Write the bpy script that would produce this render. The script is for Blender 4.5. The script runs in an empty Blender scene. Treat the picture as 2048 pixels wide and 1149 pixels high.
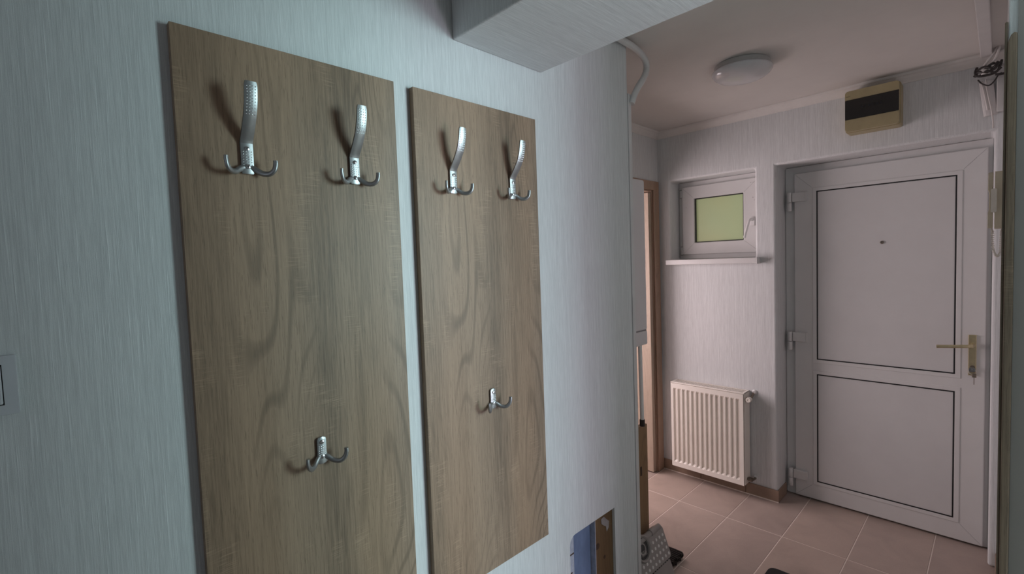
import bpy, bmesh, math, random
from mathutils import Vector, Matrix, noise
random.seed(7)
SC = bpy.context.scene
COL = SC.collection

# ------------------------------------------------------------------ camera
CAM_POS = Vector((0, 0, 1.565))
F_PX, YAW, PITCH, ROLL = 955.05, math.radians(45.7443), math.radians(2.9352), math.radians(-2.0448)
fw = Vector((-math.sin(YAW)*math.cos(PITCH), math.cos(YAW)*math.cos(PITCH), -math.sin(PITCH)))
rt = Vector((math.cos(YAW), math.sin(YAW), 0))
up = rt.cross(fw)
r2 = math.cos(ROLL)*rt + math.sin(ROLL)*up
u2 = -math.sin(ROLL)*rt + math.cos(ROLL)*up
cam = bpy.data.cameras.new('camera')
cam.sensor_width = 36.0
cam.lens = F_PX/2048*36.0
cam.clip_start = 0.01
camo = bpy.data.objects.new('camera', cam)
M = Matrix(((r2.x, u2.x, -fw.x, CAM_POS.x), (r2.y, u2.y, -fw.y, CAM_POS.y), (r2.z, u2.z, -fw.z, CAM_POS.z), (0, 0, 0, 1)))
camo.matrix_world = M
COL.objects.link(camo)
SC.camera = camo

# ------------------------------------------------------------------ world, lights, exposure
W = bpy.data.worlds.new('world'); SC.world = W; W.use_nodes = True
W.node_tree.nodes['Background'].inputs[0].default_value = (0.70, 0.73, 0.82, 1)
W.node_tree.nodes['Background'].inputs[1].default_value = 0.16

def area(name, loc, target, sx, sy, power, color):
    l = bpy.data.lights.new(name, 'AREA'); l.shape = 'RECTANGLE'; l.size = sx; l.size_y = sy
    l.energy = power; l.color = color
    o = bpy.data.objects.new(name, l); o.location = loc
    o.rotation_euler = (Vector(target)-Vector(loc)).to_track_quat('-Z', 'Y').to_euler()
    COL.objects.link(o); return o
# daylight from the window of the room on the right; it reaches the hall through the doorway
area('room_window_light', (2.5, 2.92, 1.75), (-1.085, .85, 1.7), 1.6, 1.5, 165, (0.67, 0.95, 0.99))
area('low_fill_light', (2.5, 2.0, .55), (-1.085, 1.5, .5), .5, .9, 27, (0.88, 0.78, 1.0))  # added lavender fill for the lower coat wall, no known source there
# weak fill added at the closed corridor end, mainly for the beam front
area('corridor_fill_light', (-.5, -1.58, 1.75), (-.6, 1.0, 1.9), .8, 1.1, 2.4, (0.80, 0.86, 1.0))
# daylight from the kitchen beyond the open door on the left
area('kitchen_window_light', (-2.75, 2.35, 1.35), (-1.0, 2.9, 1.1), 1.1, 1.2, 40, (1.0, 0.84, 0.87))
SC.view_settings.view_transform = 'Standard'
SC.view_settings.look = 'None'
SC.view_settings.gamma = 1
SC.view_settings.use_curve_mapping = False
SC.view_settings.exposure = -0.25

# ------------------------------------------------------------------ key dimensions (metres)
XC = -1.085          # face of the coat wall
XP = -1.067          # face of the oak boards
XL = -1.743          # far left wall
YB = 3.207           # back wall
XR = 0.006           # right wall of the hall
ZC = 2.455           # ceiling
YE = 1.757           # end of the coat wall

# ------------------------------------------------------------------ node helpers
def mat(name, color=(.8, .8, .8), rough=.5, metal=0, spec=.5):
    m = bpy.data.materials.new(name); m.use_nodes = True
    b = m.node_tree.nodes['Principled BSDF']
    b.inputs['Base Color'].default_value = (*color, 1); b.inputs['Roughness'].default_value = rough
    b.inputs['Metallic'].default_value = metal; b.inputs['Specular IOR Level'].default_value = spec
    return m
class NT:
    def __init__(s, m): s.t = m.node_tree; s.b = s.t.nodes['Principled BSDF']; s.tc = s.t.nodes.new('ShaderNodeTexCoord')
    def n(s, typ, **kw):
        x = s.t.nodes.new(typ)
        for k, v in kw.items():
            if k in x.bl_rna.properties: setattr(x, k, v)
        return x
    def link(s, a, b): s.t.links.new(a, b)
    def mapped(s, scale, rot=(0, 0, 0), loc=(0, 0, 0)):
        m = s.n('ShaderNodeMapping'); m.inputs['Scale'].default_value = scale; m.inputs['Rotation'].default_value = rot; m.inputs['Location'].default_value = loc
        s.link(s.tc.outputs['Object'], m.inputs['Vector']); return m.outputs[0]
    def noise(s, vec, scale=1, detail=2, rough=.5, dist=0):
        x = s.n('ShaderNodeTexNoise'); x.inputs['Scale'].default_value = scale; x.inputs['Detail'].default_value = detail
        x.inputs['Roughness'].default_value = rough; x.inputs['Distortion'].default_value = dist
        s.link(vec, x.inputs['Vector']); return x.outputs['Fac']
    def ramp(s, fac, stops):
        x = s.n('ShaderNodeValToRGB'); e = x.color_ramp.elements
        while len(e) < len(stops): e.new(.5)
        for i, (p, c) in enumerate(stops):
            e[i].position = p; e[i].color = (*c, 1) if len(c) == 3 else c
        s.link(fac, x.inputs[0]); return x.outputs[0]
    def rng(s, fac, a, b, c, d):
        x = s.n('ShaderNodeMapRange'); x.inputs[1].default_value = a; x.inputs[2].default_value = b; x.inputs[3].default_value = c; x.inputs[4].default_value = d
        s.link(fac, x.inputs[0]); return x.outputs[0]
    def mix(s, f, a, b, mode='MIX'):
        x = s.n('ShaderNodeMix'); x.data_type = 'RGBA'; x.blend_type = mode
        for i, v in ((0, f), (6, a), (7, b)):
            if hasattr(v, 'is_linked'): s.link(v, x.inputs[i])
            elif isinstance(v, tuple): x.inputs[i].default_value = (*v, 1)
            else: x.inputs[i].default_value = v
        return x.outputs[2]
    def math(s, op, a, b=None):
        x = s.n('ShaderNodeMath'); x.operation = op
        for i, v in ((0, a), (1, b)):
            if v is None: continue
            if hasattr(v, 'is_linked'): s.link(v, x.inputs[i])
            else: x.inputs[i].default_value = v
        return x.outputs[0]
    def bump(s, h, strength=.3, dist=.001):
        x = s.n('ShaderNodeBump'); x.inputs['Strength'].default_value = strength; x.inputs['Distance'].default_value = dist
        s.link(h, x.inputs['Height']); s.link(x.outputs[0], s.b.inputs['Normal'])
    def color(s, c): s.link(c, s.b.inputs['Base Color'])
    def rough(s, c): s.link(c, s.b.inputs['Roughness'])

def wallpaper(name, axis='Z', base=(.70, .71, .71)):
    """pale textile wallpaper, fine threads running along the axis"""
    m = mat(name, base, .55); t = NT(m)
    lo = .030
    def sc(k, l=lo):
        return {'Z': (k, k, k*l), 'Y': (k, k*l, k), 'X': (k*l, k, k)}[axis]
    thread = t.noise(t.mapped(sc(520)), 1, 3, .6)
    band = t.noise(t.mapped(sc(170, .012)), 1, 2, .5)
    weave = t.noise(t.mapped((800, 800, 800)), 1, 1, .5)
    slub = t.noise(t.mapped(sc(330, .02), loc=(3, 7, 1)), 1, 2, .5)
    sl = t.rng(slub, .58, .72, 0, 1)
    dark = tuple(c*.84 for c in base); light = tuple(min(1, c*1.07) for c in base)
    f = t.math('ADD', t.math('MULTIPLY', thread, .55), t.math('ADD', t.math('MULTIPLY', band, .25), t.math('MULTIPLY', weave, .2)))
    c = t.ramp(f, [(.38, dark), (.62, light)])
    c = t.mix(t.math('MULTIPLY', sl, .4), c, tuple(min(1, v*1.25) for v in base))
    t.color(c)
    t.rough(t.rng(sl, 0, 1, .62, .36))
    t.bump(t.math('ADD', f, t.math('MULTIPLY', sl, .4)), .55, .0012)
    return m

def oak(name, base=(.300, .212, .148), grain_axis='Z', contrast=1.0, offset=(0, 0, 0)):
    m = mat(name, base, .48, 0, .35); t = NT(m)
    def sc(a, b):  # a across, b along
        return (a, a, b) if grain_axis == 'Z' else ((a, b, a) if grain_axis == 'Y' else (b, a, a))
    D = tuple(c*(1-.52*contrast) for c in base); L = tuple(min(1, c*(1+.40*contrast)) for c in base)
    broad = t.noise(t.mapped(sc(8, .45), loc=offset), 1, 2, .5, .2)
    field = t.noise(t.mapped(sc(4.2, .62), loc=(offset[0]+2.3, offset[1]+5.1, offset[2]+1.7)), 1, 1.5, .45)
    rings = t.math('SINE', t.math('MULTIPLY', field, 235))            # contour lines of a stretched field: cathedral figure
    rings = t.rng(rings, .45, 1, 0, 1)
    rmask = t.rng(t.noise(t.mapped(sc(5, .8), loc=(7, 1, 3)), 1, 1, .5), .44, .58, 0, 1)
    fine = t.noise(t.mapped(sc(300, 9), loc=offset), 1, 3, .65)
    pores = t.noise(t.mapped(sc(520, 34), loc=offset), 1, 2, .5)
    saw = t.noise(t.mapped(sc(22, 420), loc=offset), 1, 2, .6)
    sawm = t.noise(t.mapped(sc(15, 7.0), loc=(4.1, 2.2, 7.7)), 1, 2, .5)
    f = t.math('ADD', t.math('MULTIPLY', broad, .55), t.math('MULTIPLY', fine, .45))
    c = t.ramp(f, [(.32, D), (.50, base), (.70, L)])
    c = t.mix(t.math('MULTIPLY', t.math('MULTIPLY', rings, rmask), .62*contrast), c, tuple(v*.52 for v in base))
    c = t.mix(t.math('MULTIPLY', t.rng(pores, .60, .68, 0, 1), .42*contrast), c, tuple(v*.42 for v in base))
    sm = t.math('MULTIPLY', t.rng(saw, .52, .64, 0, 1), t.rng(sawm, .58, .68, 0, 1))
    c = t.mix(t.math('MULTIPLY', sm, .40*contrast), c, tuple(min(1, v*1.7) for v in base))
    hue = t.noise(t.mapped(sc(5, .4), loc=(9, 3, 5)), 1, 2, .5)
    c = t.mix(t.rng(hue, .42, .58, 0, .55), c, t.mix(1.0, c, (1.0, .90, .82), 'MULTIPLY'))
    t.color(c)
    t.bump(t.math('ADD', fine, t.math('MULTIPLY', sm, .6)), .25, .0006)
    return m

def noisy(name, base, rough=.5, amount=.12, scale=40, bump=0, metal=0, spec=.5, stretch=(1, 1, 1)):
    m = mat(name, base, rough, metal, spec); t = NT(m)
    f = t.noise(t.mapped(tuple(scale*s for s in stretch)), 1, 4, .6)
    t.color(t.ramp(f, [(.3, tuple(c*(1-amount) for c in base)), (.7, tuple(min(1, c*(1+amount)) for c in base))]))
    if bump: t.bump(f, bump, .002)
    return m

M_wall = wallpaper('wallpaper_vertical')
M_wallY = wallpaper('wallpaper_lengthwise', 'Y')
M_ceil = noisy('ceiling_paint', (.66, .63, .60), .7, .03, 6)
M_cornice = noisy('cornice_paint', (.70, .67, .64), .6, .03, 20)
M_oak = oak('sonoma_oak')
M_oakedge = oak('oak_edge_band', (.30, .22, .155), contrast=.8)
M_doorwood = oak('oak_door_casing', (.37, .255, .185), contrast=.6)
M_doorleaf = oak('oak_door_leaf', (.42, .33, .255), contrast=.45)
M_lath = oak('weathered_lath', (.20, .15, .105), contrast=.9)
M_pine = oak('pine_board', (.27, .175, .09), contrast=.7)
M_stud = oak('pine_stud', (.17, .105, .052), contrast=.6)
M_pvc = noisy('white_pvc', (.70, .69, .68), .32, .02, 9)
M_pvc_panel = noisy('door_panel_white', (.66, .65, .645), .42, .025, 7)
M_gasket = mat('black_gasket', (.012, .012, .013), .5)
M_brass = noisy('champagne_brass', (.60, .52, .33), .30, .08, 60, metal=.85)
M_chrome = noisy('satin_nickel', (.40, .405, .41), .40, .05, 90, metal=.9)
M_steel = mat('bright_screw', (.75, .76, .78), .18, 1.0)
M_radi = noisy('radiator_enamel', (.86, .81, .74), .28, .02, 8)
M_metaldark = noisy('aged_valve_metal', (.26, .22, .18), .38, .2, 60, metal=.8)
M_box = noisy('aged_ivory_plastic', (.37, .31, .175), .45, .08, 12)
M_boxcover = mat('smoked_cover', (.014, .013, .012), .22)
M_boxink = mat('dark_print', (.10, .085, .05), .6)
M_breaker = mat('breaker_dark', (.006, .006, .008), .4)
M_inter = noisy('intercom_beige', (.52, .46, .34), .45, .06, 20)
M_cord = noisy('cream_cord', (.66, .62, .54), .45, .04, 30)
M_lampglass = noisy('lamp_opal_glass', (.62, .61, .62), .16, .06, 9)
M_lampbase = mat('lamp_base_white', (.45, .43, .42), .45)
M_trunk = noisy('white_trunking', (.66, .64, .63), .38, .03, 14)
M_wirew = noisy('white_cable', (.60, .57, .55), .5, .06, 40)
M_wired = noisy('dark_wire', (.035, .03, .028), .5, .2, 60)
M_boiler = noisy('glossy_white_enamel', (.72, .68, .68), .12, .01, 5)
M_seam = mat('seam_grey', (.25, .23, .23), .5)
M_darkpipe = noisy('dark_pipe', (.035, .025, .02), .6, .2, 40)
M_whitepipe = noisy('white_pipe', (.82, .79, .76), .3, .02, 20)
M_stool = noisy('taupe_plastic', (.36, .33, .31), .45, .03, 20)
M_stooldark = mat('dark_grey_plastic', (.06, .06, .06), .5)
M_dot = mat('white_rubber_dot', (.80, .77, .74), .5)
M_bristle = noisy('dark_bristle', (.025, .018, .016), .7, .5, 300, .4, stretch=(1, .1, .1))
M_mat = noisy('black_rubber', (.006, .006, .007), .6, .3, 200, .3)
M_grout = noisy('pale_grout', (.80, .70, .63), .7, .05, 60)
M_skirt = noisy('skirting_tile', (.30, .21, .155), .4, .1, 14)
M_bluewall = noisy('blue_cavity_board', (.16, .22, .36), .7, .25, 14, .2, stretch=(1, 1, .4))
M_greyedge = noisy('cut_plasterboard', (.42, .44, .52), .8, .15, 60)
M_knot = mat('wood_knot', (.055, .028, .014), .6)
M_plaster = noisy('plaster_smear', (.30, .27, .26), .8, .1, 60, .3)
M_switch = noisy('switch_plastic', (.62, .63, .66), .4, .015, 20)
M_concrete = noisy('corridor_plaster', (.6, .58, .55), .8, .05, 8)

# tiles: two or three near-identical tones so neighbouring tiles differ slightly
def tile_mat(i, base):
    m = mat('floor_tile_%s' % 'abc'[i], base, .38, 0, .45); t = NT(m)
    a = t.noise(t.mapped((5, 5, 5), loc=(i*3, 1, 2)), 1, 4, .6, .6)
    b = t.noise(t.mapped((300, 300, 300)), 1, 1, .5)
    f = t.math('ADD', t.math('MULTIPLY', a, .7), t.math('MULTIPLY', b, .3))
    t.color(t.ramp(f, [(.3, tuple(c*.84 for c in base)), (.7, tuple(c*1.12 for c in base))]))
    t.rough(t.rng(a, .3, .7, .34, .46)); t.bump(a, .05, .001)
    return m
M_tiles = [tile_mat(0, (.43, .34, .295)), tile_mat(1, (.415, .33, .29)), tile_mat(2, (.445, .35, .30))]

# frosted pane of the little window: the lit stairwell behind shows as an even green
M_pane = mat('frosted_lit_pane', (.30, .32, .18), .35)
_t = NT(M_pane)
_g = _t.noise(_t.mapped((3, 3, 3)), 1, 1, .5)
_t.link(_t.ramp(_g, [(.3, (.30, .30, .155)), (.7, (.265, .315, .18))]), _t.b.inputs['Emission Color'])
_t.b.inputs['Emission Strength'].default_value = .62

# ------------------------------------------------------------------ mesh helpers
def obj(name, bm, m, parent=None, smooth=False, bevel=0, seg=2, loc=None, angle=40):
    me = bpy.data.meshes.new(name)
    bmesh.ops.recalc_face_normals(bm, faces=bm.faces[:])
    bm.to_mesh(me); bm.free()
    ms = m if isinstance(m, (list, tuple)) else [m]
    for x in ms: me.materials.append(x)
    o = bpy.data.objects.new(name, me); COL.objects.link(o)
    if smooth:
        for p in me.polygons: p.use_smooth = True
        try: me.set_sharp_from_angle(angle=math.radians(angle))
        except Exception: pass
    if bevel:
        b = o.modifiers.new('bevel', 'BEVEL'); b.width = bevel; b.segments = seg; b.limit_method = 'ANGLE'; b.angle_limit = math.radians(35)
        b.harden_normals = False
    if parent is not None: o.parent = parent
    if loc is not None: o.location = loc
    return o
def box(bm, x0, x1, y0, y1, z0, z1, mi=0):
    v = [bm.verts.new((x, y, z)) for x in (x0, x1) for y in (y0, y1) for z in (z0, z1)]
    for f in ((0, 1, 3, 2), (4, 6, 7, 5), (0, 4, 5, 1), (2, 3, 7, 6), (0, 2, 6, 4), (1, 5, 7, 3)):
        bm.faces.new([v[i] for i in f]).material_index = mi
    return v
def B(*a):
    bm = bmesh.new(); box(bm, *a); return bm
def spline(pts, k=8):
    P = [Vector(p) for p in pts]; out = []
    for i in range(len(P)-1):
        p0 = P[i-1] if i else P[i]*2-P[i+1]; p1 = P[i]; p2 = P[i+1]; p3 = P[i+2] if i+2 < len(P) else P[i+1]*2-P[i]
        for j in range(k):
            t = j/k
            out.append(.5*((2*p1)+(p2-p0)*t+(2*p0-5*p1+4*p2-p3)*t*t+(3*p1-p0-3*p2+p3)*t**3))
    out.append(P[-1]); return out
def tube(bm, pts, r, n=10, ry=None, upv=None, mi=0):
    """swept tube; r may be a list; ry = second radius (list or number) for a flat section"""
    P = [Vector(p) for p in pts]; N = len(P)
    R = r if isinstance(r, (list, tuple)) else [r]*N
    RY = R if ry is None else (ry if isinstance(ry, (list, tuple)) else [ry]*N)
    rings = []; u = None
    for i, p in enumerate(P):
        d = (P[min(i+1, N-1)]-P[max(i-1, 0)]).normalized()
        if u is None:
            a = Vector(upv) if upv else (Vector((0, 0, 1)) if abs(d.z) < .9 else Vector((1, 0, 0)))
            u = (a-d*a.dot(d)).normalized()
        else: u = (u-d*u.dot(d)).normalized()
        w = d.cross(u)
        rings.append([bm.verts.new(p+u*math.cos(2*math.pi*k/n)*R[i]+w*math.sin(2*math.pi*k/n)*RY[i]) for k in range(n)])
    for a, b in zip(rings, rings[1:]):
        for k in range(n): bm.faces.new((a[k], a[(k+1) % n], b[(k+1) % n], b[k])).material_index = mi
    bm.faces.new(rings[0][::-1]).material_index = mi; bm.faces.new(rings[-1]).material_index = mi
def lathe(bm, prof, n=32, origin=(0, 0, 0), axis='Z', mi=0, cap=True):
    O = Vector(origin); rings = []
    for (r, h) in prof:
        ring = []
        for k in range(n):
            a = 2*math.pi*k/n; c, s = math.cos(a)*r, math.sin(a)*r
            ring.append(bm.verts.new(O+Vector({'Z': (c, s, h), 'X': (h, c, s), 'Y': (c, h, s)}[axis])))
        rings.append(ring)
    for a, b in zip(rings, rings[1:]):
        for k in range(n): bm.faces.new((a[k], a[(k+1) % n], b[(k+1) % n], b[k])).material_index = mi
    if cap: bm.faces.new(rings[0][::-1]).material_index = mi; bm.faces.new(rings[-1]).material_index = mi
def slab(bm, outer, holes, axis, a0, a1, mi=0):
    """flat plate with holes: 2D loops in the plane normal to axis, from a0 to a1"""
    def p3(q, a): return {'X': (a, q[0], q[1]), 'Y': (q[0], a, q[1]), 'Z': (q[0], q[1], a)}[axis]
    for a in (a0, a1):
        es = []
        for L in [outer]+holes:
            vs = [bm.verts.new(p3(q, a)) for q in L]
            es += [bm.edges.new((vs[i], vs[(i+1) % len(vs)])) for i in range(len(vs))]
        bmesh.ops.triangle_fill(bm, use_beauty=True, use_dissolve=False, edges=es)
    for L in [outer]+holes:
        for i in range(len(L)):
            q, w = L[i], L[(i+1) % len(L)]
            bm.faces.new([bm.verts.new(p3(*x)) for x in ((q, a0), (w, a0), (w, a1), (q, a1))])
    bmesh.ops.remove_doubles(bm, verts=bm.verts[:], dist=1e-5)
    for f in bm.faces: f.material_index = mi
def rect(x0, x1, z0, z1): return [(x0, z0), (x1, z0), (x1, z1), (x0, z1)]
def rrect(x0, x1, z0, z1, r, k=5, corners=(1, 1, 1, 1)):
    """rounded rectangle; corners: bl, br, tr, tl"""
    out = []
    for (cx, cz, a, on, px, pz) in ((x0+r, z0+r, 180, corners[0], x0, z0), (x1-r, z0+r, 270, corners[1], x1, z0), (x1-r, z1-r, 0, corners[2], x1, z1), (x0+r, z1-r, 90, corners[3], x0, z1)):
        if not on: out.append((px, pz)); continue
        for i in range(k+1):
            t = math.radians(a+90*i/k); out.append((cx+r*math.cos(t), cz+r*math.sin(t)))
    return out
def tag(o, label=None, cat=None, group=None, kind=None):
    if label: o['label'] = label
    if cat: o['category'] = cat
    if group: o['group'] = group
    if kind: o['kind'] = kind
    return o
def empty(name, loc=(0, 0, 0)):
    o = bpy.data.objects.new(name, None); o.location = loc; o.empty_display_size = .05; COL.objects.link(o); return o
def thing(name, label, cat, loc=(0, 0, 0), group=None): return tag(empty(name, loc), label, cat, group)
def struct(name, label, cat, bm=None, m=None, **kw):
    o = obj(name, bm, m, **kw) if bm else empty(name)
    return tag(o, label, cat, kind='structure')
def copy_tree(o, parent=None):
    c = o.copy(); COL.objects.link(c)
    if parent is not None: c.parent = parent
    for ch in [x for x in bpy.data.objects if x.parent == o]: copy_tree(ch, c)
    return c

# ================================================================== STRUCTURE
# floor slab in grout colour with tile parts, 30 x 61 cm
floor = struct('floor', 'beige tiled hall floor with pale grout lines', 'floor', B(-3.4, 3.0, -1.6, 3.6, -.12, -.0015), M_grout)
gx0, gy0, TW, TL, G = -1.426, 2.819, .2985, .610, .0045
shared = {}
for i in range(-6, 6):
    for j in range(-7, 2):
        x0, y0 = gx0+i*TW, gy0+j*TL
        x1, y1 = x0+TW, y0+TL
        if y0 > 3.39 or x0 < -3.2 or x1 > 1.9: continue
        if (i*7+j*3) % 3 not in shared:
            bm = B(0, TW-G, 0, TL-G, -.010, 0)
            k = (i*7+j*3) % 3
            o = obj('tile', bm, M_tiles[k], floor, bevel=.001, seg=1)
            shared[k] = o.data
        else:
            o = bpy.data.objects.new('tile', shared[(i*7+j*3) % 3]); COL.objects.link(o); o.parent = floor
            bv = o.modifiers.new('bevel', 'BEVEL'); bv.width = .001; bv.segments = 1
        o.location = (x0+G/2, y0+G/2, random.uniform(-.0004, .0003))

struct('ceiling', 'plain pale ceiling of the hall', 'ceiling', B(-3.4, 3.0, -1.6, 3.6, ZC, ZC+.12), M_ceil)

# coat wall: plasterboard sheet with the rectangular cut-out near the floor
bm = bmesh.new()
hole = rrect(1.304, 1.593, .16, .557, .035, 6, (0, 0, 0, 1))
slab(bm, rect(-1.6, YE, 0, ZC), [hole], 'X', XC-.0125, XC)
wl = struct('wall_left', 'papered partition wall that carries the oak boards, with a cut-out near the floor', 'wall', bm, M_wall)
# rest of the partition: rear sheet, stud and boards inside the cavity
obj('rear_board', B(XC-.125, XC-.10, -1.6, YE, 0, ZC), M_bluewall, wl)
obj('blue_insulation', B(XC-.090, XC-.034, 1.345, 1.4725, 0, 1.2), M_bluewall, wl, bevel=.004)
st = obj('stud', B(XC-.062, XC-.0135, 1.478, 1.640, 0, ZC), M_stud, wl, bevel=.002)
bm = bmesh.new()
for (y, z, r) in ((1.490, .435, .013), (1.535, .372, .008)):
    lathe(bm, [(r, 0), (r*.9, .0012), (r*.3, .0016)], 14, (XC-.0136, y, z), 'X')
obj('knot', bm, M_knot, st)
bm = bmesh.new()
sm = [(1.516, .535), (1.535, .538), (1.553, .520), (1.570, .506), (1.566, .482), (1.552, .470), (1.548, .492), (1.530, .505), (1.518, .515)]
slab(bm, sm, [], 'X', XC-.0138, XC-.0118)
obj('plaster_smear', bm, M_plaster, st)
bm = B(XC-.075, XC-.0135, 1.27, 1.344, 0, .7); obj('cut_edge', bm, M_greyedge, wl, bevel=.003)
bm = bmesh.new()
for z, w in ((.475, .020), (.405, .008)): box(bm, XC-.0136, XC-.0125, 1.318, 1.322+w, z, z+.005)
obj('cut_mark', bm, M_knot, wl)
bm = bmesh.new(); box(bm, XC-.066, XC-.012, 1.4735, 1.4775, 0, ZC); obj('metal_flange', bm, M_greyedge, wl)
obj('end_cap', B(XC-.099, XC-.0126, YE-.020, YE, 0, ZC), M_wall, wl)

# alcove wall behind the partition (the boiler hangs on it)
struct('wall_alcove', 'papered wall behind the partition where the boiler hangs', 'wall', B(-3.3, XC-.126, 1.70, 1.786, 0, ZC), M_wall)

# far left wall with the open kitchen doorway
DO0, DO1, DOZ = 2.33, 3.118, 2.045
bm = bmesh.new()
slab(bm, [(1.787, 0), (DO0, 0), (DO0, DOZ), (DO1, DOZ), (DO1, 0), (YB, 0), (YB, ZC), (1.787, ZC)], [], 'X', XL-.10, XL)
struct('wall_left_far', 'papered end wall with the kitchen doorway', 'wall', bm, M_wall)

# back wall with window recess and door recess
WX0, WX1, WZ0, WZ1 = -1.652, -1.083, 1.543, 2.097
DX0, DX1, DZ = -.965, -.030, 2.098
bm = bmesh.new()
slab(bm, [(-3.3, 0), (DX0, 0), (DX0, DZ), (DX1, DZ), (DX1, 0), (XR+.2, 0), (XR+.2, ZC), (-3.3, ZC)], [rect(WX0, WX1, WZ0, WZ1)], 'Y', YB, YB+.30)
struct('wall_back', 'papered back wall with front door and small window', 'wall', bm, M_wall, bevel=.012, seg=3)
obj_out = struct('wall_stairwell', 'plastered wall behind the front door', 'wall', B(-3.3, .3, 3.58, 3.64, 0, ZC), M_concrete)

# right wall: hall part, beyond the doorway the camera stands in
struct('wall_right', 'papered right wall of the hall carrying the intercom', 'wall', B(XR, .15, 1.705, YB+.32, 0, ZC), M_wall, bevel=.003)
struct('wall_right_near', 'wall on the near side of the doorway', 'wall', B(.05, .16, -1.6, 1.08, 0, ZC), M_wall)

struct('wall_near', 'unseen end wall of the corridor behind the camera', 'wall', B(XC, .05, -1.70, -1.6, 0, ZC), M_wall)  # unseen, added to keep world light off the near coat wall
struct('wall_kitchen', 'unseen end wall of the kitchen beyond the open door', 'wall', B(-3.40, -3.30, 1.5, 3.6, 0, ZC), M_concrete)  # unseen, added so world light does not enter through the kitchen
struct('trim_5', 'plain grey slab over the doorway end of the right wall', 'trim', B(.0215, .15, 1.690, 1.7045, 0, ZC), mat('grey_end_face', (.235, .215, .20), .6))  # separate grey slab covering the end face of the right wall
# beam under the ceiling
bm = bmesh.new(); box(bm, XC, 1.9, .859, 1.229, 2.196, ZC)
bm.faces.ensure_lookup_table()
bmesh.ops.recalc_face_normals(bm, faces=bm.faces[:])
for f in bm.faces:
    if f.normal.z < -.5: f.material_index = 1
struct('ceiling_beam', 'papered beam crossing the hall just above the oak boards', 'beam', bm, [M_wall, M_wallY], bevel=.004)

# cornice: profile swept along back and left walls
def cornice(name, label, p0, p1, inward):
    prof = [(0, -.046), (.006, -.046), (.010, -.038), (.022, -.026), (.030, -.016), (.036, -.012), (.040, -.004), (.040, 0), (0, 0)]
    bm = bmesh.new(); p0, p1, inw = Vector(p0), Vector(p1), Vector(inward)
    r = [[bm.verts.new(p+inw*a+Vector((0, 0, b))) for a, b in prof] for p in (p0, p1)]
    n = len(prof)
    for k in range(n): bm.faces.new((r[0][k], r[0][(k+1) % n], r[1][(k+1) % n], r[1][k]))
    bm.faces.new(r[0]); bm.faces.new(r[1][::-1])
    return struct(name, label, 'cornice', bm, M_cornice)
cornice('trim_1', 'white moulded cornice along the back wall', (XL, YB, ZC), (XR, YB, ZC), (0, -1, 0))
cornice('trim_2', 'white moulded cornice above the kitchen doorway', (XL, 1.79, ZC), (XL, YB, ZC), (1, 0, 0))

# white trunking strip that closes the end of the coat wall
bm = bmesh.new(); box(bm, XC-.09, XC+.002, YE+.004, YE+.028, 0, 2.245)
struct('trim_3', 'white plastic strip closing the end of the papered partition', 'trim', bm, M_trunk, bevel=.002)

# skirting tiles
bb = struct('baseboard_back', 'brown tile skirting along the back wall', 'baseboard')
for (x0, x1) in ((XL+.001, -1.455), (-1.452, -1.155), (-1.152, DX0+.008)):
    obj('skirting_tile', B(x0, x1, YB-.009, YB-.0005, .002, .075), M_skirt, bb, bevel=.001)
obj('skirting_tile', B(DX0+.0005, DX0+.009, YB-.008, YB+.150, .002, .075), M_skirt, bb, bevel=.001)
obj('grout_bead', B(XL+.001, DX0+.008, YB-.013, YB-.009, 0, .004), M_grout, bb)
bbr = struct('baseboard_right', 'brown tile skirting at the foot of the right wall', 'baseboard', B(XR-.010, XR-.0005, 2.86, YB-.002, .002, .075), M_skirt, bevel=.001)

# wooden lining strips at the corner of the right wall
t4 = struct('trim_4', 'weathered wooden casing strip on the corner of the right wall', 'casing')
bm = bmesh.new()
slab(bm, [(XR-.001, 0), (.021, 0), (.021, 2.068), (.016, 2.072), (.010, 2.066), (XR-.001, 2.050)], [], 'Y', 1.682, 1.7045)
obj('casing_board', bm, M_lath, t4, bevel=.003)
bm = B(XR-.0065, XR-.0008, 1.70, 1.752, 0, 2.104); obj('side_lath', bm, M_lath, t4, bevel=.002)

# ------------------------------------------------------------------ window
win = struct('window_1', 'small white tilt window with a frosted green lit pane', 'window')
bm = bmesh.new(); slab(bm, rect(WX0+.001, WX1-.001, WZ0+.001, WZ1-.001), [rect(-1.585, -1.15, 1.60, 2.035)], 'Y', 3.345, 3.42)
obj('window_frame', bm, M_pvc, win, bevel=.003)
bm = bmesh.new(); SX0, SX1, SZ0, SZ1 = -1.619, -1.095, 1.577, 2.060
gx0_, gx1_, gz0_, gz1_ = -1.530, -1.196, 1.660, 1.972
slab(bm, rect(SX0, SX1, SZ0, SZ1), [rect(gx0_, gx1_, gz0_, gz1_)], 'Y', 3.325, 3.40)
sash = obj('sash', bm, M_pvc, win, bevel=.004, seg=3)
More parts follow.
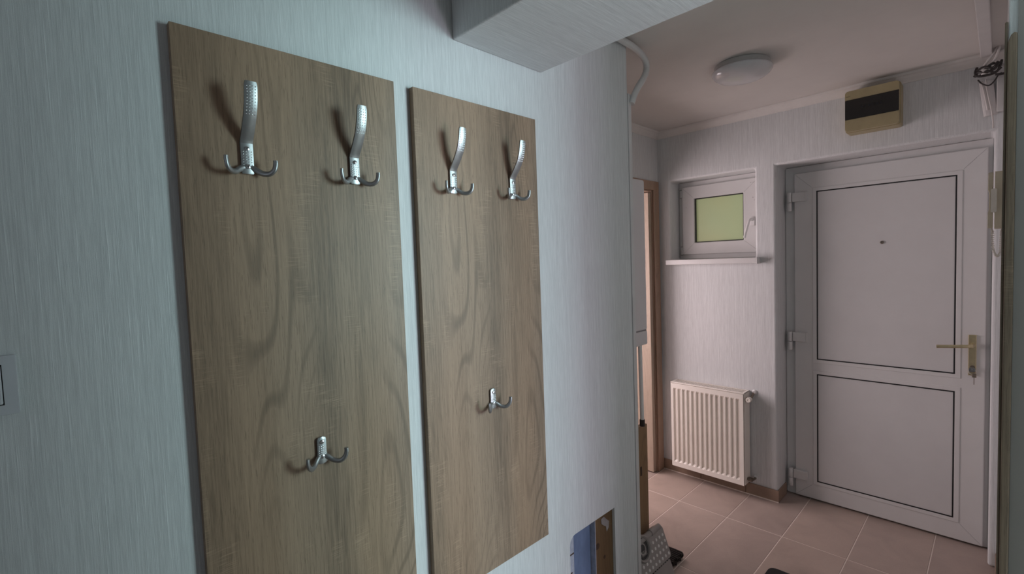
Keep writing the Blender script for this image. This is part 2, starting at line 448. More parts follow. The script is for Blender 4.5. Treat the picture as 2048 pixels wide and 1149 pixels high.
# mitre joints as thin grooves
bm = bmesh.new()
for (a, b) in (((SX0, SZ0), (gx0_, gz0_)), ((SX1, SZ0), (gx1_, gz0_)), ((SX0, SZ1), (gx0_, gz1_)), ((SX1, SZ1), (gx1_, gz1_))):
    tube(bm, [(a[0]*.92+b[0]*.08, 3.3249, a[1]*.92+b[1]*.08), (b[0]*.95+a[0]*.05, 3.3249, b[1]*.95+a[1]*.05)], .0005, 5)
obj('mitre_joint', bm, M_seam, sash)
bm = bmesh.new(); slab(bm, rect(gx0_+.0005, gx1_-.0005, gz0_+.0005, gz1_-.0005), [rect(gx0_+.006, gx1_-.006, gz0_+.006, gz1_-.006)], 'Y', 3.335, 3.35)
obj('gasket', bm, M_gasket, sash)
obj('pane', B(gx0_+.001, gx1_-.001, 3.352, 3.372, gz0_+.001, gz1_-.001), M_pane, sash)
bm = bmesh.new()
for z in (2.018, 1.600): lathe(bm, [(.005, 0), (.006, .003), (.006, .05), (.005, .053)], 10, (SX0-.008, 3.33, z-.03))
obj('hinge', bm, M_pvc, win, smooth=True)
bm = bmesh.new()
for z in (2.040, 1.985, 1.632, 1.572): box(bm, SX0-.016, SX0-.001, 3.324, 3.326, z, z+.003)
obj('hinge_pin', bm, M_gasket, win)
bm = bmesh.new()
for k in range(3): box(bm, -1.150+k*.009, -1.146+k*.009, 3.3243, 3.3252, 2.030, 2.033)
lathe(bm, [(.0028, 0), (.0028, -.0008)], 8, (-1.135, 3.3252, 1.934), 'Y'); lathe(bm, [(.0022, 0), (.0022, -.0008)], 8, (-1.127, 3.3252, 1.915), 'Y')
lathe(bm, [(.0022, 0), (.0022, -.0008)], 8, (-1.588, 3.3252, 1.915), 'Y')
obj('screw_hole', bm, M_seam, sash)
# handle
bm = bmesh.new(); box(bm, -1.150, -1.122, 3.313, 3.325, 1.748, 1.806)
hd = obj('window_handle', bm, M_pvc, win, bevel=.004, seg=3)
bm = bmesh.new()
pts = spline([(-1.136, 3.318, 1.790), (-1.137, 3.290, 1.789), (-1.142, 3.276, 1.782), (-1.150, 3.272, 1.755), (-1.163, 3.270, 1.705), (-1.171, 3.270, 1.672)], 6)
tube(bm, pts, [.010]*8+[.008]*(len(pts)-8), 10)
obj('lever', bm, M_pvc, hd, smooth=True)
bm = bmesh.new(); box(bm, -1.668, -1.062, 3.157, 3.345, 1.508, 1.5425)
obj('window_sill', bm, M_pvc, win, bevel=.004, seg=3)
bm = bmesh.new(); box(bm, -1.062, -1.057, 3.155, 3.206, 1.503, 1.545); obj('sill_end_cap', bm, M_pvc, win, bevel=.002)

# ------------------------------------------------------------------ front door
d1 = struct('door_1', 'white plastic front door with two flat panels, peephole and brass handle', 'door')
bm = bmesh.new()
slab(bm, [(DX0+.001, .003), (-.880, .003), (-.880, 2.022), (-.076, 2.022), (-.076, .003), (DX1-.001, .003), (DX1-.001, DZ-.001), (DX0+.001, DZ-.001)], [], 'Y', 3.392, 3.46)
obj('door_frame', bm, M_pvc, d1, bevel=.004)
obj('threshold', B(-.879, -.077, 3.40, 3.46, .001, .012), M_seam, d1)
LX0, LX1, LZ0, LZ1 = -.908, -.050, .012, 2.052
PU = (-.787, -.163, .901, 1.932); PD = (-.787, -.163, .128, .808)
bm = bmesh.new()
slab(bm, rect(LX0, LX1, LZ0, LZ1), [rect(*PU), rect(*PD)], 'Y', 3.370, 3.3915)
leaf = obj('door_leaf', bm, M_pvc, d1, bevel=.004, seg=3)
for nm, (a, b, c, d) in (('u', PU), ('d', PD)):
    bm = bmesh.new(); slab(bm, rect(a-.022, b+.022, c-.022, d+.022), [rect(a-.001, b+.001, c-.001, d+.001)], 'Y', 3.3672, 3.371)
    obj('glazing_bead', bm, M_pvc, leaf, bevel=.002, seg=2)
    bm = bmesh.new(); slab(bm, rect(a-.001, b+.001, c-.001, d+.001), [rect(a+.0055, b-.0055, c+.0055, d-.0055)], 'Y', 3.3685, 3.385)
    obj('gasket', bm, M_gasket, leaf)
    obj('door_panel', B(a+.0045, b-.0045, 3.3705, 3.40, c+.0045, d-.0045), M_pvc_panel, leaf)
bm = bmesh.new()
for (sx, sz, tx, tz) in ((LX0, LZ0, PD[0], PD[2]), (LX1, LZ0, PD[1], PD[2]), (LX0, LZ1, PU[0], PU[3]), (LX1, LZ1, PU[1], PU[3])):
    tube(bm, [(sx*.96+tx*.04, 3.3699, sz*.96+tz*.04), (sx*.22+tx*.78, 3.3699, sz*.22+tz*.78)], .0005, 5)
obj('mitre_joint', bm, M_seam, leaf)
bm = bmesh.new(); lathe(bm, [(.009, 0), (.009, -.004), (.007, -.006), (.0045, -.006), (.004, -.004), (.001, -.004)], 18, (-.469, 3.3705, 1.604), 'Y')
obj('peephole', bm, [M_metaldark], leaf, smooth=True)
def hinge(z):
    bm = bmesh.new(); box(bm, -.916, -.840, 3.352, 3.369, z-.036, z+.020)
    h = obj('hinge', bm, M_pvc, d1, bevel=.003, seg=2)
    bm = bmesh.new(); lathe(bm, [(.012, -.020), (.013, -.018), (.013, .038), (.012, .040)], 16, (-.932, 3.360, z-.018))
    obj('hinge_barrel', bm, M_pvc, h, smooth=True)
    bm = bmesh.new(); lathe(bm, [(.012, -.092), (.013, -.090), (.013, -.042), (.012, -.040)], 16, (-.932, 3.360, z-.000))
    obj('hinge_barrel', bm, M_pvc, h, smooth=True)
    bm = bmesh.new(); box(bm, -.842, -.838, 3.3505, 3.369, z-.037, z+.021); obj('cover_rib', bm, M_pvc, h)
for z in (1.915, 1.042, .158): hinge(z)
# brass handle
bm = bmesh.new(); box(bm, -.113, -.083, 3.362, 3.3695, .902, 1.112)
hp = obj('handle_plate', bm, M_brass, d1, bevel=.002)
bm = bmesh.new()
pts = spline([(-.097, 3.363, 1.060), (-.098, 3.335, 1.060), (-.106, 3.318, 1.059), (-.135, 3.314, 1.056), (-.20, 3.313, 1.050), (-.232, 3.314, 1.047)], 6)
tube(bm, pts, [.012]*6+[.011]*6+[.0085]*(len(pts)-12), 10, ry=[.010]*12+[.006]*(len(pts)-12), upv=(0, 0, 1))
obj('handle_lever', bm, M_brass, hp, smooth=True)
bm = bmesh.new(); slab(bm, rrect(-.106, -.088, .920, .955, .008, 5), [], 'Y', 3.3605, 3.363)
obj('lock_cylinder', bm, M_metaldark, hp)

# ------------------------------------------------------------------ kitchen door (open)
d2 = struct('door_2', 'oak kitchen door standing open in its brown wooden casing', 'door')
cw = .073
obj('casing_side', B(XL+.0005, XL+.016, DO1, DO1+cw, .002, DOZ+.058), M_doorwood, d2, bevel=.003)
obj('casing_side', B(XL+.0005, XL+.016, DO0-cw, DO0, .002, DOZ+.058), M_doorwood, d2, bevel=.003)
obj('casing_head', B(XL+.0005, XL+.0165, DO0-cw, DO1+cw, DOZ-.002, DOZ+.060), M_doorwood, d2, bevel=.003)
obj('jamb', B(XL-.105, XL+.002, DO1-.012, DO1-.0005, .002, DOZ), M_doorwood, d2)
obj('jamb', B(XL-.105, XL+.002, DO0+.0005, DO0+.012, .002, DOZ), M_doorwood, d2)
obj('jamb_head', B(XL-.105, XL+.002, DO0+.012, DO1-.012, DOZ-.014, DOZ-.0005), M_doorwood, d2)
obj('door_leaf', B(XL-.80, XL-.001, DO1-.050, DO1-.0135, .008, DOZ-.022), M_doorleaf, d2, bevel=.002)

# ================================================================== COAT RACKS
def make_hook(parent, big=True):
    """local frame: x out of the board, y along the wall, z up; origin at the centre of the base plate on the board"""
    root_bm = bmesh.new(); hgt, wid = (.062, .023) if big else (.060, .020)
    # base plate: gently domed strip
    def strip(bm, path, w, th, crown=.0016, cols=6):
        """path: list of (p, z, width factor): domed strip with thickness"""
        P = [Vector((p, 0, z)) for p, z, *_ in path]; rows = []
        for i, q in enumerate(P):
            d = (P[min(i+1, len(P)-1)]-P[max(i-1, 0)]).normalized(); nrm = Vector((d.z, 0, -d.x))
            wf = path[i][2] if len(path[i]) > 2 else 1
            top, bot = [], []
            for k in range(cols+1):
                s = -1+2*k/cols; y = s*w/2*wf
                top.append(bm.verts.new(q+nrm*(crown*(1-s*s))+Vector((0, y, 0))))
                bot.append(bm.verts.new(q-nrm*th+Vector((0, y, 0))))
            rows.append((top, bot))
        for (a, b), (c, d) in zip(rows, rows[1:]):
            for k in range(cols):
                bm.faces.new((a[k], a[k+1], c[k+1], c[k])); bm.faces.new((b[k+1], b[k], d[k], d[k+1]))
            bm.faces.new((a[0], c[0], d[0], b[0])); bm.faces.new((a[cols], b[cols], d[cols], c[cols]))
        for (a, b), rev in ((rows[0], 0), (rows[-1], 1)):
            for k in range(cols): bm.faces.new((a[k], b[k], b[k+1], a[k+1]) if not rev else (a[k+1], b[k+1], b[k], a[k]))
    zb, zt = -hgt/2, hgt/2
    if big:
        strip(root_bm, [(.0052, zb, .88), (.006, zb+.003), (.006, -.01), (.006, .01), (.006, zt)], wid, .0058)
    else:
        strip(root_bm, [(.0050, zb, .80), (.006, zb+.004, 1.3), (.006, zb+.016, 1.15), (.006, zb+.026), (.006, zt-.006), (.0056, zt-.002, .86), (.005, zt, .6)], wid, .0048)
    hook = obj('hook', root_bm, M_chrome, parent, smooth=True, angle=50)
    # side prongs
    tips_z = .012 if not big else -.004
    for s in (-1, 1):
        bm = bmesh.new()
        if big: path = [(.003, s*.006, zb+.013), (.006, s*.013, zb+.010), (.013, s*.024, zb+.002), (.023, s*.035, zb+.001), (.030, s*.042, zb+.008), (.032, s*.0445, zb+.019), (.0325, s*.0445, zb+.027)]
        else: path = [(.003, s*.005, zb+.016), (.007, s*.011, zb+.013), (.015, s*.021, zb+.004), (.025, s*.032, zb+.002), (.032, s*.040, zb+.010), (.035, s*.043, zb+.021), (.0355, s*.043, zb+.031)]
        pts = spline(path, 5); n = len(pts)
        R = [.0064-.0016*i/(n-1) for i in range(n)]
        tube(bm, pts, R, 10, ry=[r*.8 for r in R])
        obj('side_prong', bm, M_chrome, hook, smooth=True, angle=50)
    dots = []
    if big:
        path = [(.0060, zt-.001), (.0105, zt+.006), (.021, zt+.019), (.032, zt+.034), (.042, zt+.050), (.049, zt+.068), (.0535, zt+.088), (.0555, zt+.107)]
        sp = [(v.x, v.z) for v in spline([(p, 0, z) for p, z in path], 4)]
        sp = [(p, z, 1.0 if i < len(sp)-2 else (.96 if i == len(sp)-2 else .85)) for i, (p, z) in enumerate(sp)]
        bm = bmesh.new(); strip(bm, sp, wid*1.02, .0042)
        up_ = obj('upper_prong', bm, M_chrome, hook, smooth=True, angle=50)
        # dimple rows on the upper prong
        rows = []; zz0, zz1 = zt+.048, zt+.098
        for i in range(10):
            z = zz0+(zz1-zz0)*i/9
            for (a, b) in zip(sp, sp[1:]):
                if a[1] <= z <= b[1]:
                    t = (z-a[1])/(b[1]-a[1]); p = a[0]+t*(b[0]-a[0]); d = Vector((b[0]-a[0], 0, b[1]-a[1])).normalized()
                    rows.append((p, z, d)); break
        dots.append((up_, rows))
    rows = [(.006, z, Vector((0, 0, 1))) for z in ([-.013+.0052*i for i in range(6)] if big else [-.010+.0048*i for i in range(5)])]
    dots.append((hook, rows))
    for par, rws in dots:
        bm = bmesh.new()
        for (p, z, d) in rws:
            nrm = Vector((d.z, 0, -d.x))
            for s in (-.66, -.22, .22, .66):
                c = Vector((p, s*wid/2*1.0, z))+nrm*(.0016*(1-s*s))
                ring = [bm.verts.new(c+(Vector((0, math.cos(a), 0))+d*math.sin(a))*.0015-nrm*.0002) for a in [2*math.pi*k/7 for k in range(7)]]
                top = bm.verts.new(c+nrm*.0012)
                for k in range(7): bm.faces.new((ring[k], ring[(k+1) % 7], top))
        tag(obj('stud_dots', bm, M_steel, par, smooth=True, angle=80), kind='stuff')
    # screws
    for z in ((.019, -.017) if big else (.019, -.014)):
        bm = bmesh.new(); lathe(bm, [(.0048, .0066), (.0048, .0085), (.0042, .0098), (.0024, .0105), (.0003, .0107)], 14, (0, 0, z), 'X')
        sc = obj('screw', bm, M_steel, hook, smooth=True)
        for v in [0]:
            bm = bmesh.new(); box(bm, .0100, .0109, -.0024, .0024, z-.0004, z+.0004); box(bm, .0100, .0109, -.0004, .0004, z-.0024, z+.0024)
        # cross slot belongs to the screw face (kept in the hook's second level)
        obj('screw_slot', bm, M_gasket, hook)
    return hook
H_PROTO = {}
def place_hook(rack, big, y, z):
    if big not in H_PROTO:
        h = make_hook(rack, big); H_PROTO[big] = h
    else: h = copy_tree(H_PROTO[big], rack)
    h.location = (.018, y, z); return h
def coat_rack(y0, y1, label):
    r = thing('coat_rack', label, 'coat rack', (XC, y0, .635), 'oak coat boards on the papered wall')
    bm = bmesh.new(); box(bm, .0003, .018, 0, y1-y0, 0, 1.393)
    bmesh.ops.recalc_face_normals(bm, faces=bm.faces[:])
    for f in bm.faces:
        if abs(f.normal.x) < .5: f.material_index = 1
    bd = obj('board', bm, [M_oak, M_oakedge], r, bevel=.0006, seg=1)
    w = y1-y0
    place_hook(r, True, w*.25, 1.158); place_hook(r, True, w*.745, 1.158)
    place_hook(r, False, w*.5, .524)
    return r
coat_rack(.189, .652, 'nearer of the two oak coat boards, beside the light switch, with three satin metal hooks')
coat_rack(.707, 1.172, 'farther of the two oak coat boards, under the beam, with three satin metal hooks')

# ------------------------------------------------------------------ light switch
sw = thing('light_switch', 'white square light switch on the papered wall left of the oak boards', 'light switch', (XC, -.085, 1.402))
bm = bmesh.new(); slab(bm, rrect(-.044, .044, -.045, .047, .003, 3), [rect(-.028, .028, -.0295, .0335)], 'X', .0005, .011)
obj('switch_frame', bm, M_switch, sw, bevel=.002)
bm = bmesh.new(); box(bm, .0005, .0065, -.0285, .0285, -.030, .034); obj('gap_plate', bm, M_gasket, sw)
bm = bmesh.new(); box(bm, .003, .0125, -.0268, .0268, -.0283, .0323); obj('rocker', bm, M_switch, sw, bevel=.002)

# ------------------------------------------------------------------ ceiling lamp
lamp = thing('ceiling_lamp', 'round white dome lamp on the hall ceiling', 'lamp', (-.862, 2.395, ZC))
bm = bmesh.new(); lathe(bm, [(.05, -.0005), (.116, -.0005), (.120, -.004), (.120, -.026), (.116, -.030), (.05, -.030)], 48)
obj('lamp_base', bm, M_lampbase, lamp, smooth=True)
bm = bmesh.new(); lathe(bm, [(.10, -.026), (.127, -.026), (.131, -.030), (.130, -.036), (.122, -.048), (.106, -.060), (.080, -.069), (.040, -.074), (.004, -.0755)], 56)
obj('lamp_shade', bm, M_lampglass, lamp, smooth=True, angle=60)

# ------------------------------------------------------------------ flexible conduit from beam to wall end
bm = bmesh.new()
pts = spline([(-1.066, 1.235, 2.432), (-1.066, 1.50, 2.435), (-1.068, 1.70, 2.436), (-1.072, 1.82, 2.432), (-1.078, 1.895, 2.412), (-1.082, 1.912, 2.378), (-1.078, 1.882, 2.335), (-1.074, 1.830, 2.285), (-1.075, 1.798, 2.245), (-1.080, 1.782, 2.205)], 8)
tube(bm, pts, .0150, 12, ry=.013)
tag(obj('cable_conduit', bm, M_trunk, smooth=True), 'white flexible conduit curving from the beam down to the partition end', 'conduit')

# ------------------------------------------------------------------ distribution box
db = thing('distribution_box', 'ivory electrical box with a smoked cover above the front door', 'electrical box', (-.478, YB, 2.298))
bm = bmesh.new(); slab(bm, rrect(-.116, .116, -.106, .110, .012, 4), [], 'Y', -.082, -.0005)
obj('box_body', bm, M_box, db, bevel=.004, seg=2)
bm = bmesh.new(); slab(bm, rrect(-.113, .113, -.103, .107, .014, 4), [], 'Y', -.112, -.0825)
obj('box_lid', bm, M_box, db, bevel=.007, seg=3)
bm = bmesh.new(); box(bm, -.1125, .1125, -.1155, -.108, -.042, .060)
cv = obj('smoked_cover', bm, M_boxcover, db, bevel=.002)
bm0 = None
for k in range(6):
    if k == 0:
        bm = B(-.0045, .0045, -.1172, -.1150, -.007, .007); b0 = obj('breaker', bm, M_breaker, cv, bevel=.0006, seg=1)
    else: b0 = b0.copy(); COL.objects.link(b0)
    b0.location = (-.040+k*.0163, 0, .014)
obj('maker_mark', B(-.108, -.090, -.1124, -.1118, .078, .080), M_boxink, db)

# ------------------------------------------------------------------ radiator
rad = thing('radiator', 'cream ribbed panel radiator hanging under the small window', 'radiator', (-1.372, YB, .385))
RX, RZ0, RZ1 = .244, -.298, .297
# pressed front sheet with 14 channels
bm = bmesh.new()
yF = -.107; n = 14; m0 = .010; pitch = (2*RX-2*m0-.012)/n; xs = []
xs.append((-RX+.001, 0)); x = -RX+m0+.006
for k in range(n):
    xs += [(x, 0), (x+.0035, .011), (x+pitch-.0125, .011), (x+pitch-.0085, 0), (x+pitch-.001, 0)]; x += pitch
xs.append((RX-.001, 0))
zs = [(RZ0+.002, 0), (RZ0+.034, 0), (RZ0+.047, 1), (RZ1-.047, 1), (RZ1-.034, 0), (RZ1-.002, 0)]
G_ = [[bm.verts.new((a, yF+d*w, z)) for a, d in xs] for z, w in zs]
for r0, r1 in zip(G_, G_[1:]):
    for k in range(len(xs)-1): bm.faces.new((r0[k], r0[k+1], r1[k+1], r1[k]))
bk = [bm.verts.new((a, yF+.030, z)) for a, z in ((-RX+.001, RZ0+.002), (RX-.001, RZ0+.002), (RX-.001, RZ1-.002), (-RX+.001, RZ1-.002))]
bm.faces.new(bk)
bm.faces.new((G_[0][0], *[v for v in G_[0][1:]], bk[1], bk[0])); bm.faces.new((*G_[-1], bk[2], bk[3]))
bm.faces.new([r[0] for r in G_]+[bk[3], bk[0]]); bm.faces.new([r[-1] for r in G_]+[bk[2], bk[1]])
obj('front_panel', bm, M_radi, rad)
for s in (-1, 1):
    a, b = sorted((s*(RX+.0005), s*(RX+.004)))
    bm = B(a, b, -.100, -.008, RZ0+.004, RZ1+.006); obj('side_cover', bm, M_radi, rad, bevel=.001)
bm = bmesh.new()
slab(bm, rect(-RX-.004, RX+.004, -.104, -.006), [rect(-RX+.012, RX-.012, -.090, -.014)], 'Z', RZ1, RZ1+.006)
gr = obj('top_cover', bm, M_radi, rad, bevel=.001)
bm = bmesh.new()
k = -RX+.014
while k < RX-.012:
    box(bm, k, k+.0035, -.090, -.014, RZ1+.001, RZ1+.0045); k += .0105
for y in (-.075, -.058, -.042, -.027): box(bm, -RX+.012, RX-.012, y-.002, y+.002, RZ1+.001, RZ1+.0045)
tag(obj('grille_bar', bm, M_radi, gr), kind='stuff')
obj('rear_panel', B(-RX+.004, RX-.004, -.045, -.028, RZ0+.004, RZ1-.004), M_radi, rad)
obj('convector_fin', B(-RX+.012, RX-.012, -.070, -.050, RZ0+.03, RZ1-.03), M_metaldark, rad)
bm = bmesh.new()
for x in (-.15, .15): obj('wall_bracket', B(x-.015, x+.015, -.028, -.0006, RZ0+.05, RZ1-.05), M_radi, rad)
# valves and pipes on the right
bm = bmesh.new()
tube(bm, [(RX+.003, -.060, .262), (RX+.030, -.060, .262)], .009, 12)
tube(bm, spline([(RX+.024, -.060, .262), (RX+.024, -.035, .264), (RX+.026, -.012, .280), (RX+.030, -.0006, .292)], 4), .007, 10)
vb = obj('upper_valve', bm, M_metaldark, rad, smooth=True)
bm = bmesh.new(); lathe(bm, [(.010, 0), (.015, -.004), (.0165, -.012), (.0165, -.030), (.0145, -.034), (.006, -.034), (.005, -.031), (.001, -.031)], 14, (RX+.026, -.066, .262), 'Y')
obj('valve_knob', bm, M_radi, vb, smooth=True)
bm = bmesh.new()
tube(bm, [(RX+.003, -.060, -.262), (RX+.036, -.060, -.262)], .009, 12)
tube(bm, spline([(RX+.032, -.060, -.262), (RX+.034, -.032, -.266), (RX+.034, -.0006, -.268)], 4), .008, 10)
lathe(bm, [(.014, -.012), (.014, .012)], 6, (RX+.022, -.060, -.262), 'X')
obj('lower_valve', bm, M_metaldark, rad, smooth=True)
bm = bmesh.new()
for z in (.294, -.268):
    bm = bmesh.new(); lathe(bm, [(.016, -.0006), (.016, -.004), (.009, -.010), (.008, -.010)], 16, (RX+.032, 0, z), 'Y'); obj('pipe_rosette', bm, M_pvc, rad, smooth=True)

# ------------------------------------------------------------------ boiler
bo = thing('boiler', 'glossy white wall boiler in the alcove beside the kitchen doorway', 'boiler', (-1.41, 1.787, 1.143))
bm = B(-.21, .21, .0005, .294, .072, .795); obj('boiler_body', bm, M_boiler, bo, bevel=.010, seg=3)
bm = B(-.21, .21, .0005, .294, 0, .069); obj('control_panel', bm, M_boiler, bo, bevel=.008, seg=3)
obj('seam', B(-.206, .206, .004, .290, .067, .074), M_seam, bo)
bm = bmesh.new()
tube(bm, [(.194, .247, .004), (.194, .250, -.20), (.194, .253, -.372)], .0095, 12)
obj('white_pipe', bm, M_whitepipe, bo, smooth=True)
bm = bmesh.new(); tube(bm, [(.194, .253, -.366), (.194, .253, -.398)], .013, 8); obj('pipe_nut', bm, M_darkpipe, bo)
bm = bmesh.new()
tube(bm, [(.150, .262, .004), (.150, .262, -.395)], .014, 12); tube(bm, [(.10, .232, .004), (.10, .232, -.395)], .012, 12)
obj('dark_pipe', bm, M_darkpipe, bo, smooth=True)

# ------------------------------------------------------------------ plank
pk = thing('plank', 'pine board standing on edge behind the partition under the boiler', 'board', (-1.243, 1.95, 0))
bm = B(-.013, .013, -.158, .158, .001, .735); o = obj('plank_board', bm, M_pine, pk, bevel=.002)
bm = B(.0125, .0140, .085, .100, .490, .535); obj('dark_slot', bm, M_knot, pk)

# ------------------------------------------------------------------ folding step stool leaning against the plank
stl = thing('step_stool', 'folded grey step stool with white dots leaning at the partition end', 'step stool', (-1.10, 1.98, .004))
stl.rotation_euler = (0, -math.radians(20), 0)
bm = bmesh.new()
slab(bm, rrect(-.155, .155, .084, .232, .018, 5), [], 'X', -.012, .004)
pl_ = obj('dotted_top', bm, M_stool, stl, bevel=.003, seg=2)
bm = bmesh.new()
for iv in range(4):
    for iu in range(10):
        u = .138-iu*.0305-(.004 if iv % 2 else 0); v = .104+iv*.0295
        if u < -.147 or v > .205: continue
        if (u+.050)**2+(v-.203)**2 < .066**2: continue
        lathe(bm, [(.0074, .0038), (.0070, .0056), (.004, .0064), (.0005, .0065)], 12, (0, u, v), 'X')
tag(obj('rubber_dot', bm, M_dot, pl_, smooth=True), kind='stuff')
bm = bmesh.new(); tube(bm, [(-.004, -.140, .232), (-.004, .138, .232)], .014, 14); obj('folding_edge', bm, M_stool, stl, smooth=True)
bm = bmesh.new(); tube(bm, [(-.004, .050, .233), (-.004, .098, .233)], .0165, 14); obj('hinge_sleeve', bm, M_stool, stl, smooth=True)
bm = bmesh.new()
lathe(bm, [(.060, .002), (.060, .010), (.055, .016), (.048, .012), (.046, .004), (.046, .002)], 36, (0, -.050, .203), 'X', cap=False)
rg = obj('ring_handle', bm, M_stool, stl, smooth=True)
bm = bmesh.new(); lathe(bm, [(.047, .0045), (.030, .0058), (.002, .0058)], 32, (0, -.050, .203), 'X'); obj('ring_well', bm, M_stooldark, rg, smooth=True)
bm = bmesh.new(); lathe(bm, [(.026, .0060), (.026, .010), (.020, .010), (.020, .0060)], 28, (0, -.054, .203), 'X', cap=False); obj('inner_ring', bm, M_stool, rg, smooth=True)
bm = bmesh.new()
for a in range(5):
    u = -.050-.018+a*.009; box(bm, .0062, .0085, u-.002, u+.002, .172, .194)
tag(obj('ring_slot', bm, M_stool, rg), kind='stuff')
bm = bmesh.new(); slab(bm, rrect(-.145, .145, .002, .082, .008, 4), [], 'X', -.020, -.004); obj('side_panel', bm, M_stool, stl, bevel=.003)
bm = bmesh.new(); slab(bm, rrect(-.150, .138, .004, .180, .012, 4), [], 'X', -.040, -.022); obj('rear_panel', bm, M_stool, stl, bevel=.003)
bm = bmesh.new()
k = -.135
while k < .14:
    box(bm, -.010, .001, k, k+.008, .077, .087); k += .019
tag(obj('hinge_knuckle', bm, M_stooldark, stl), kind='stuff')

# ------------------------------------------------------------------ hand brush on the floor behind the stool
br = thing('hand_brush', 'dark-bristled hand brush lying on the tiles behind the step stool', 'brush', (-1.178, 2.212, 0))
bm = B(-.050, -.034, -.064, .064, .001, .036)
obj('brush_back', bm, M_stooldark, br, bevel=.005)
bm = bmesh.new()
for i in range(9):
    for j in range(5):
        y = -.055+i*.0138; z = .007+j*.006
        tube(bm, [(-.036, y, z), (.0, y*1.03, z*1.02), (.042+.004*math.cos(i*2.1+j), y*1.08, z*.98)], [.0052, .0055, .0050], 6)
tag(obj('bristles', bm, M_bristle, br), kind='stuff')

# ------------------------------------------------------------------ black mat in the foreground
bm = bmesh.new(); slab(bm, rrect(-.785, -.10, 1.78, 2.487, .035, 6), [], 'Z', .0005, .012)
tag(obj('door_mat', bm, M_mat, bevel=.004, seg=2), 'black rubber mat with rounded corners on the hall tiles', 'mat')

# ------------------------------------------------------------------ intercom
ic = thing('intercom', 'beige handset intercom on the right wall beside the front door', 'intercom', (XR, 2.60, 1.734))
bm = bmesh.new(); slab(bm, rrect(-.050, .050, -.106, .106, .004, 3), [], 'X', -.026, -.0006)
obj('intercom_base', bm, M_inter, ic, bevel=.002)
bm = bmesh.new()
for k in range(3): box(bm, -.0262-.0, -.0255, -.046+k*.005, -.043+k*.005, -.09, .09)
obj('side_groove', bm, M_boxink, ic)
hs_bm = bmesh.new()
slab(hs_bm, [(-.030, -.104), (-.044, -.104), (-.044, -.046), (-.041, -.036), (-.041, .030), (-.044, .040), (-.044, .104), (-.030, .104), (-.030, .052), (-.0345, .040), (-.0345, -.036), (-.030, -.046)], [], 'Y', -.047, -.008)
hs = obj('handset', hs_bm, M_inter, ic, bevel=.002)
bm = bmesh.new(); slab(bm, rrect(-.036, -.020, -.046, .042, .004, 3), [], 'Y', -.060, -.049); obj('cradle_switch', bm, M_cord, ic, bevel=.002)
bm = bmesh.new()
path = spline([(-.034, -.030, -.104), (-.030, -.030, -.122), (-.030, -.032, -.165), (-.026, -.030, -.195), (-.018, -.026, -.210), (-.010, -.022, -.198), (-.008, -.020, -.160), (-.007, -.016, -.122), (-.006, -.014, -.104)], 40)
hel = []; nT = 46
for i, p in enumerate(path):
    t = i/(len(path)-1); d = (path[min(i+1, len(path)-1)]-path[max(i-1, 0)]).normalized(); a = Vector((0, 1, 0)); u = (a-d*a.dot(d)).normalized(); w = d.cross(u)
    env = min(1, t/.10, (1-t)/.10); ph = 2*math.pi*nT*t
    hel.append(p+(u*math.cos(ph)+w*math.sin(ph))*.0038*env)
tube(bm, hel, .0012, 5); obj('coil_cord', bm, M_cord, ic, smooth=True)

# ------------------------------------------------------------------ cable trunking and loose wires in the right corner
bm = bmesh.new(); box(bm, -.078, -.040, 1.235, YB-.041, ZC-.022, ZC-.0006)
tag(obj('ceiling_trunking', bm, M_trunk, bevel=.003), 'white cable trunking along the ceiling by the right wall', 'trunking')
wb = thing('wire_bundle', 'loose dark and white cables hanging in the corner above the front door', 'wires', (-.045, YB-.062, 2.36))
def W3(bm, pts, r, k=6, n=7): tube(bm, spline(pts, k), r, n)
bm = bmesh.new()
W3(bm, [(-.015, .0, .095), (-.006, -.01, .110), (.020, -.03, .120), (.030, -.05, .150)], .006)
W3(bm, [(-.022, 0, .03), (-.004, -.01, .055), (.016, -.02, .085), (.030, -.04, .125)], .005)
W3(bm, [(-.012, 0, .025), (.012, -.01, .045), (.026, -.03, .08), (.036, -.05, .13)], .005)
W3(bm, [(-.035, .01, -.01), (-.01, 0, .015), (.02, 0, .03), (.045, .01, .015)], .005)
W3(bm, [(-.030, .01, -.035), (-.020, .005, -.08), (-.012, .005, -.13), (-.006, .01, -.17)], .006)
W3(bm, [(-.014, .01, -.03), (-.008, .0, -.09), (.004, .0, -.16), (.010, .01, -.215), (.012, .02, -.255)], .0035)
obj('white_cable', bm, M_wirew, wb, smooth=True)
bm = bmesh.new()
W3(bm, [(-.044, 0, .030), (-.050, -.005, .008), (-.042, -.012, -.012), (-.010, -.015, -.018), (.020, -.012, -.010), (.032, -.01, .018), (.036, 0, .040)], .0050)
W3(bm, [(-.052, 0, -.010), (-.040, -.01, .005), (-.018, -.018, -.004), (.012, -.018, .004), (.030, -.01, .030)], .0062)
W3(bm, [(-.040, 0, -.028), (-.026, -.016, -.052), (-.004, -.020, -.066), (.014, -.016, -.050), (.026, -.006, -.024), (.036, 0, -.016)], .0030)
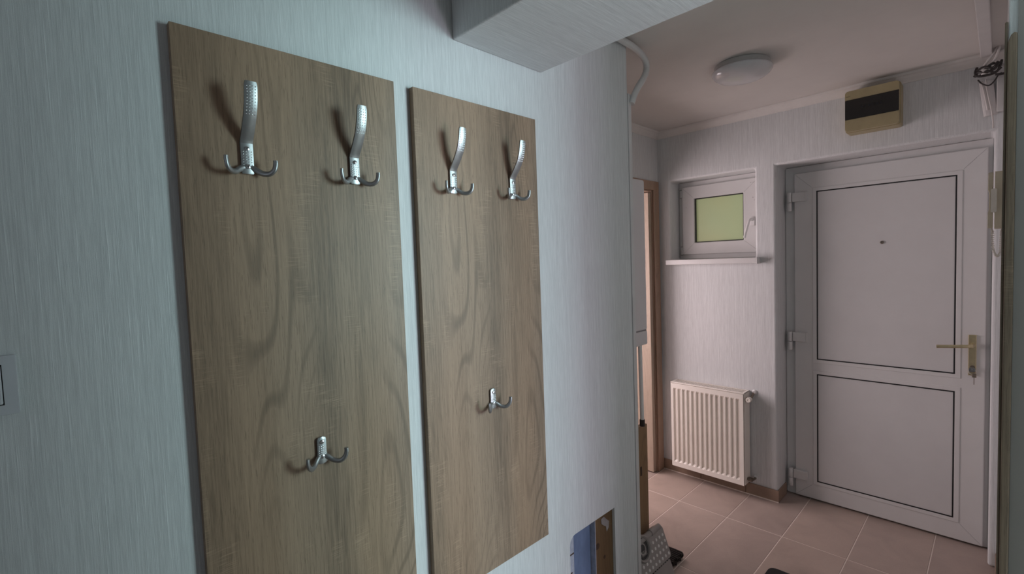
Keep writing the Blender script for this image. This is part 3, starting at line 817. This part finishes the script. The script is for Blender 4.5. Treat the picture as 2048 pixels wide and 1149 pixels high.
W3(bm, [(-.030, 0, .002), (-.012, -.014, .016), (.008, -.014, .030), (.020, -.008, .018)], .0055)
W3(bm, [(.018, -.004, -.020), (.030, -.01, -.024), (.044, 0, -.022)], .0055)
W3(bm, [(-.046, -.004, .014), (-.020, -.020, .022), (.006, -.020, .010), (.024, -.012, .034)], .0048)
W3(bm, [(-.036, -.008, -.014), (-.010, -.022, .000), (.014, -.016, -.012), (.034, -.006, .006)], .0050)
obj('dark_wire', bm, M_wired, wb, smooth=True)
bm = bmesh.new(); lathe(bm, [(.012, -.012), (.013, -.008), (.013, .008), (.011, .012)], 10, (-.020, -.010, .000)); lathe(bm, [(.010, -.010), (.011, 0), (.009, .01)], 10, (.010, -.012, .012))
obj('terminal_block', bm, M_wirew, wb, smooth=True)
bm = bmesh.new()
tube(bm, [(-.060, YB-.016, 2.330), (-.051, YB-.016, 2.25), (-.042, YB-.016, 2.170)], .024, 14, ry=.011, upv=(1, 0, 0))
tag(obj('trunking_offcut', bm, M_trunk, bevel=.001), 'short white trunking piece hanging below the loose wires', 'trunking')
bm = B(-.024, XR-.0006, YB-.030, YB-.0008, 2.18, 2.36); tag(obj('junction_cover', bm, M_trunk, bevel=.003), 'white junction cover in the corner beside the loose wires', 'cover')

# ------------------------------------------------------------------ keys hanging in the front door lock
ky = thing('key', 'steel keys hanging from the front door lock below the brass handle', 'key', (-.097, 3.360, .938))
bm = bmesh.new(); box(bm, -.0015, .0015, -.026, -.0008, -.006, .006); slab(bm, rrect(-.012, .012, -.012, .012, .008, 4), [rrect(-.004, .004, .002, .008, .002, 2)], 'Y', -.030, -.026)
obj('key_blade', bm, M_steel, ky)
bm = bmesh.new(); tube(bm, [(.014*math.cos(t), -.028+.004*math.sin(t), -.008+.014*math.sin(t)) for t in [2*math.pi*k/20 for k in range(20)]], .0012, 5); obj('key_ring', bm, M_steel, ky, smooth=True)
bm = bmesh.new(); box(bm, .006, .009, -.034, -.026, -.075, -.018); box(bm, .000, .016, -.034, -.030, -.038, -.018); obj('spare_key', bm, M_metaldark, ky, bevel=.001)
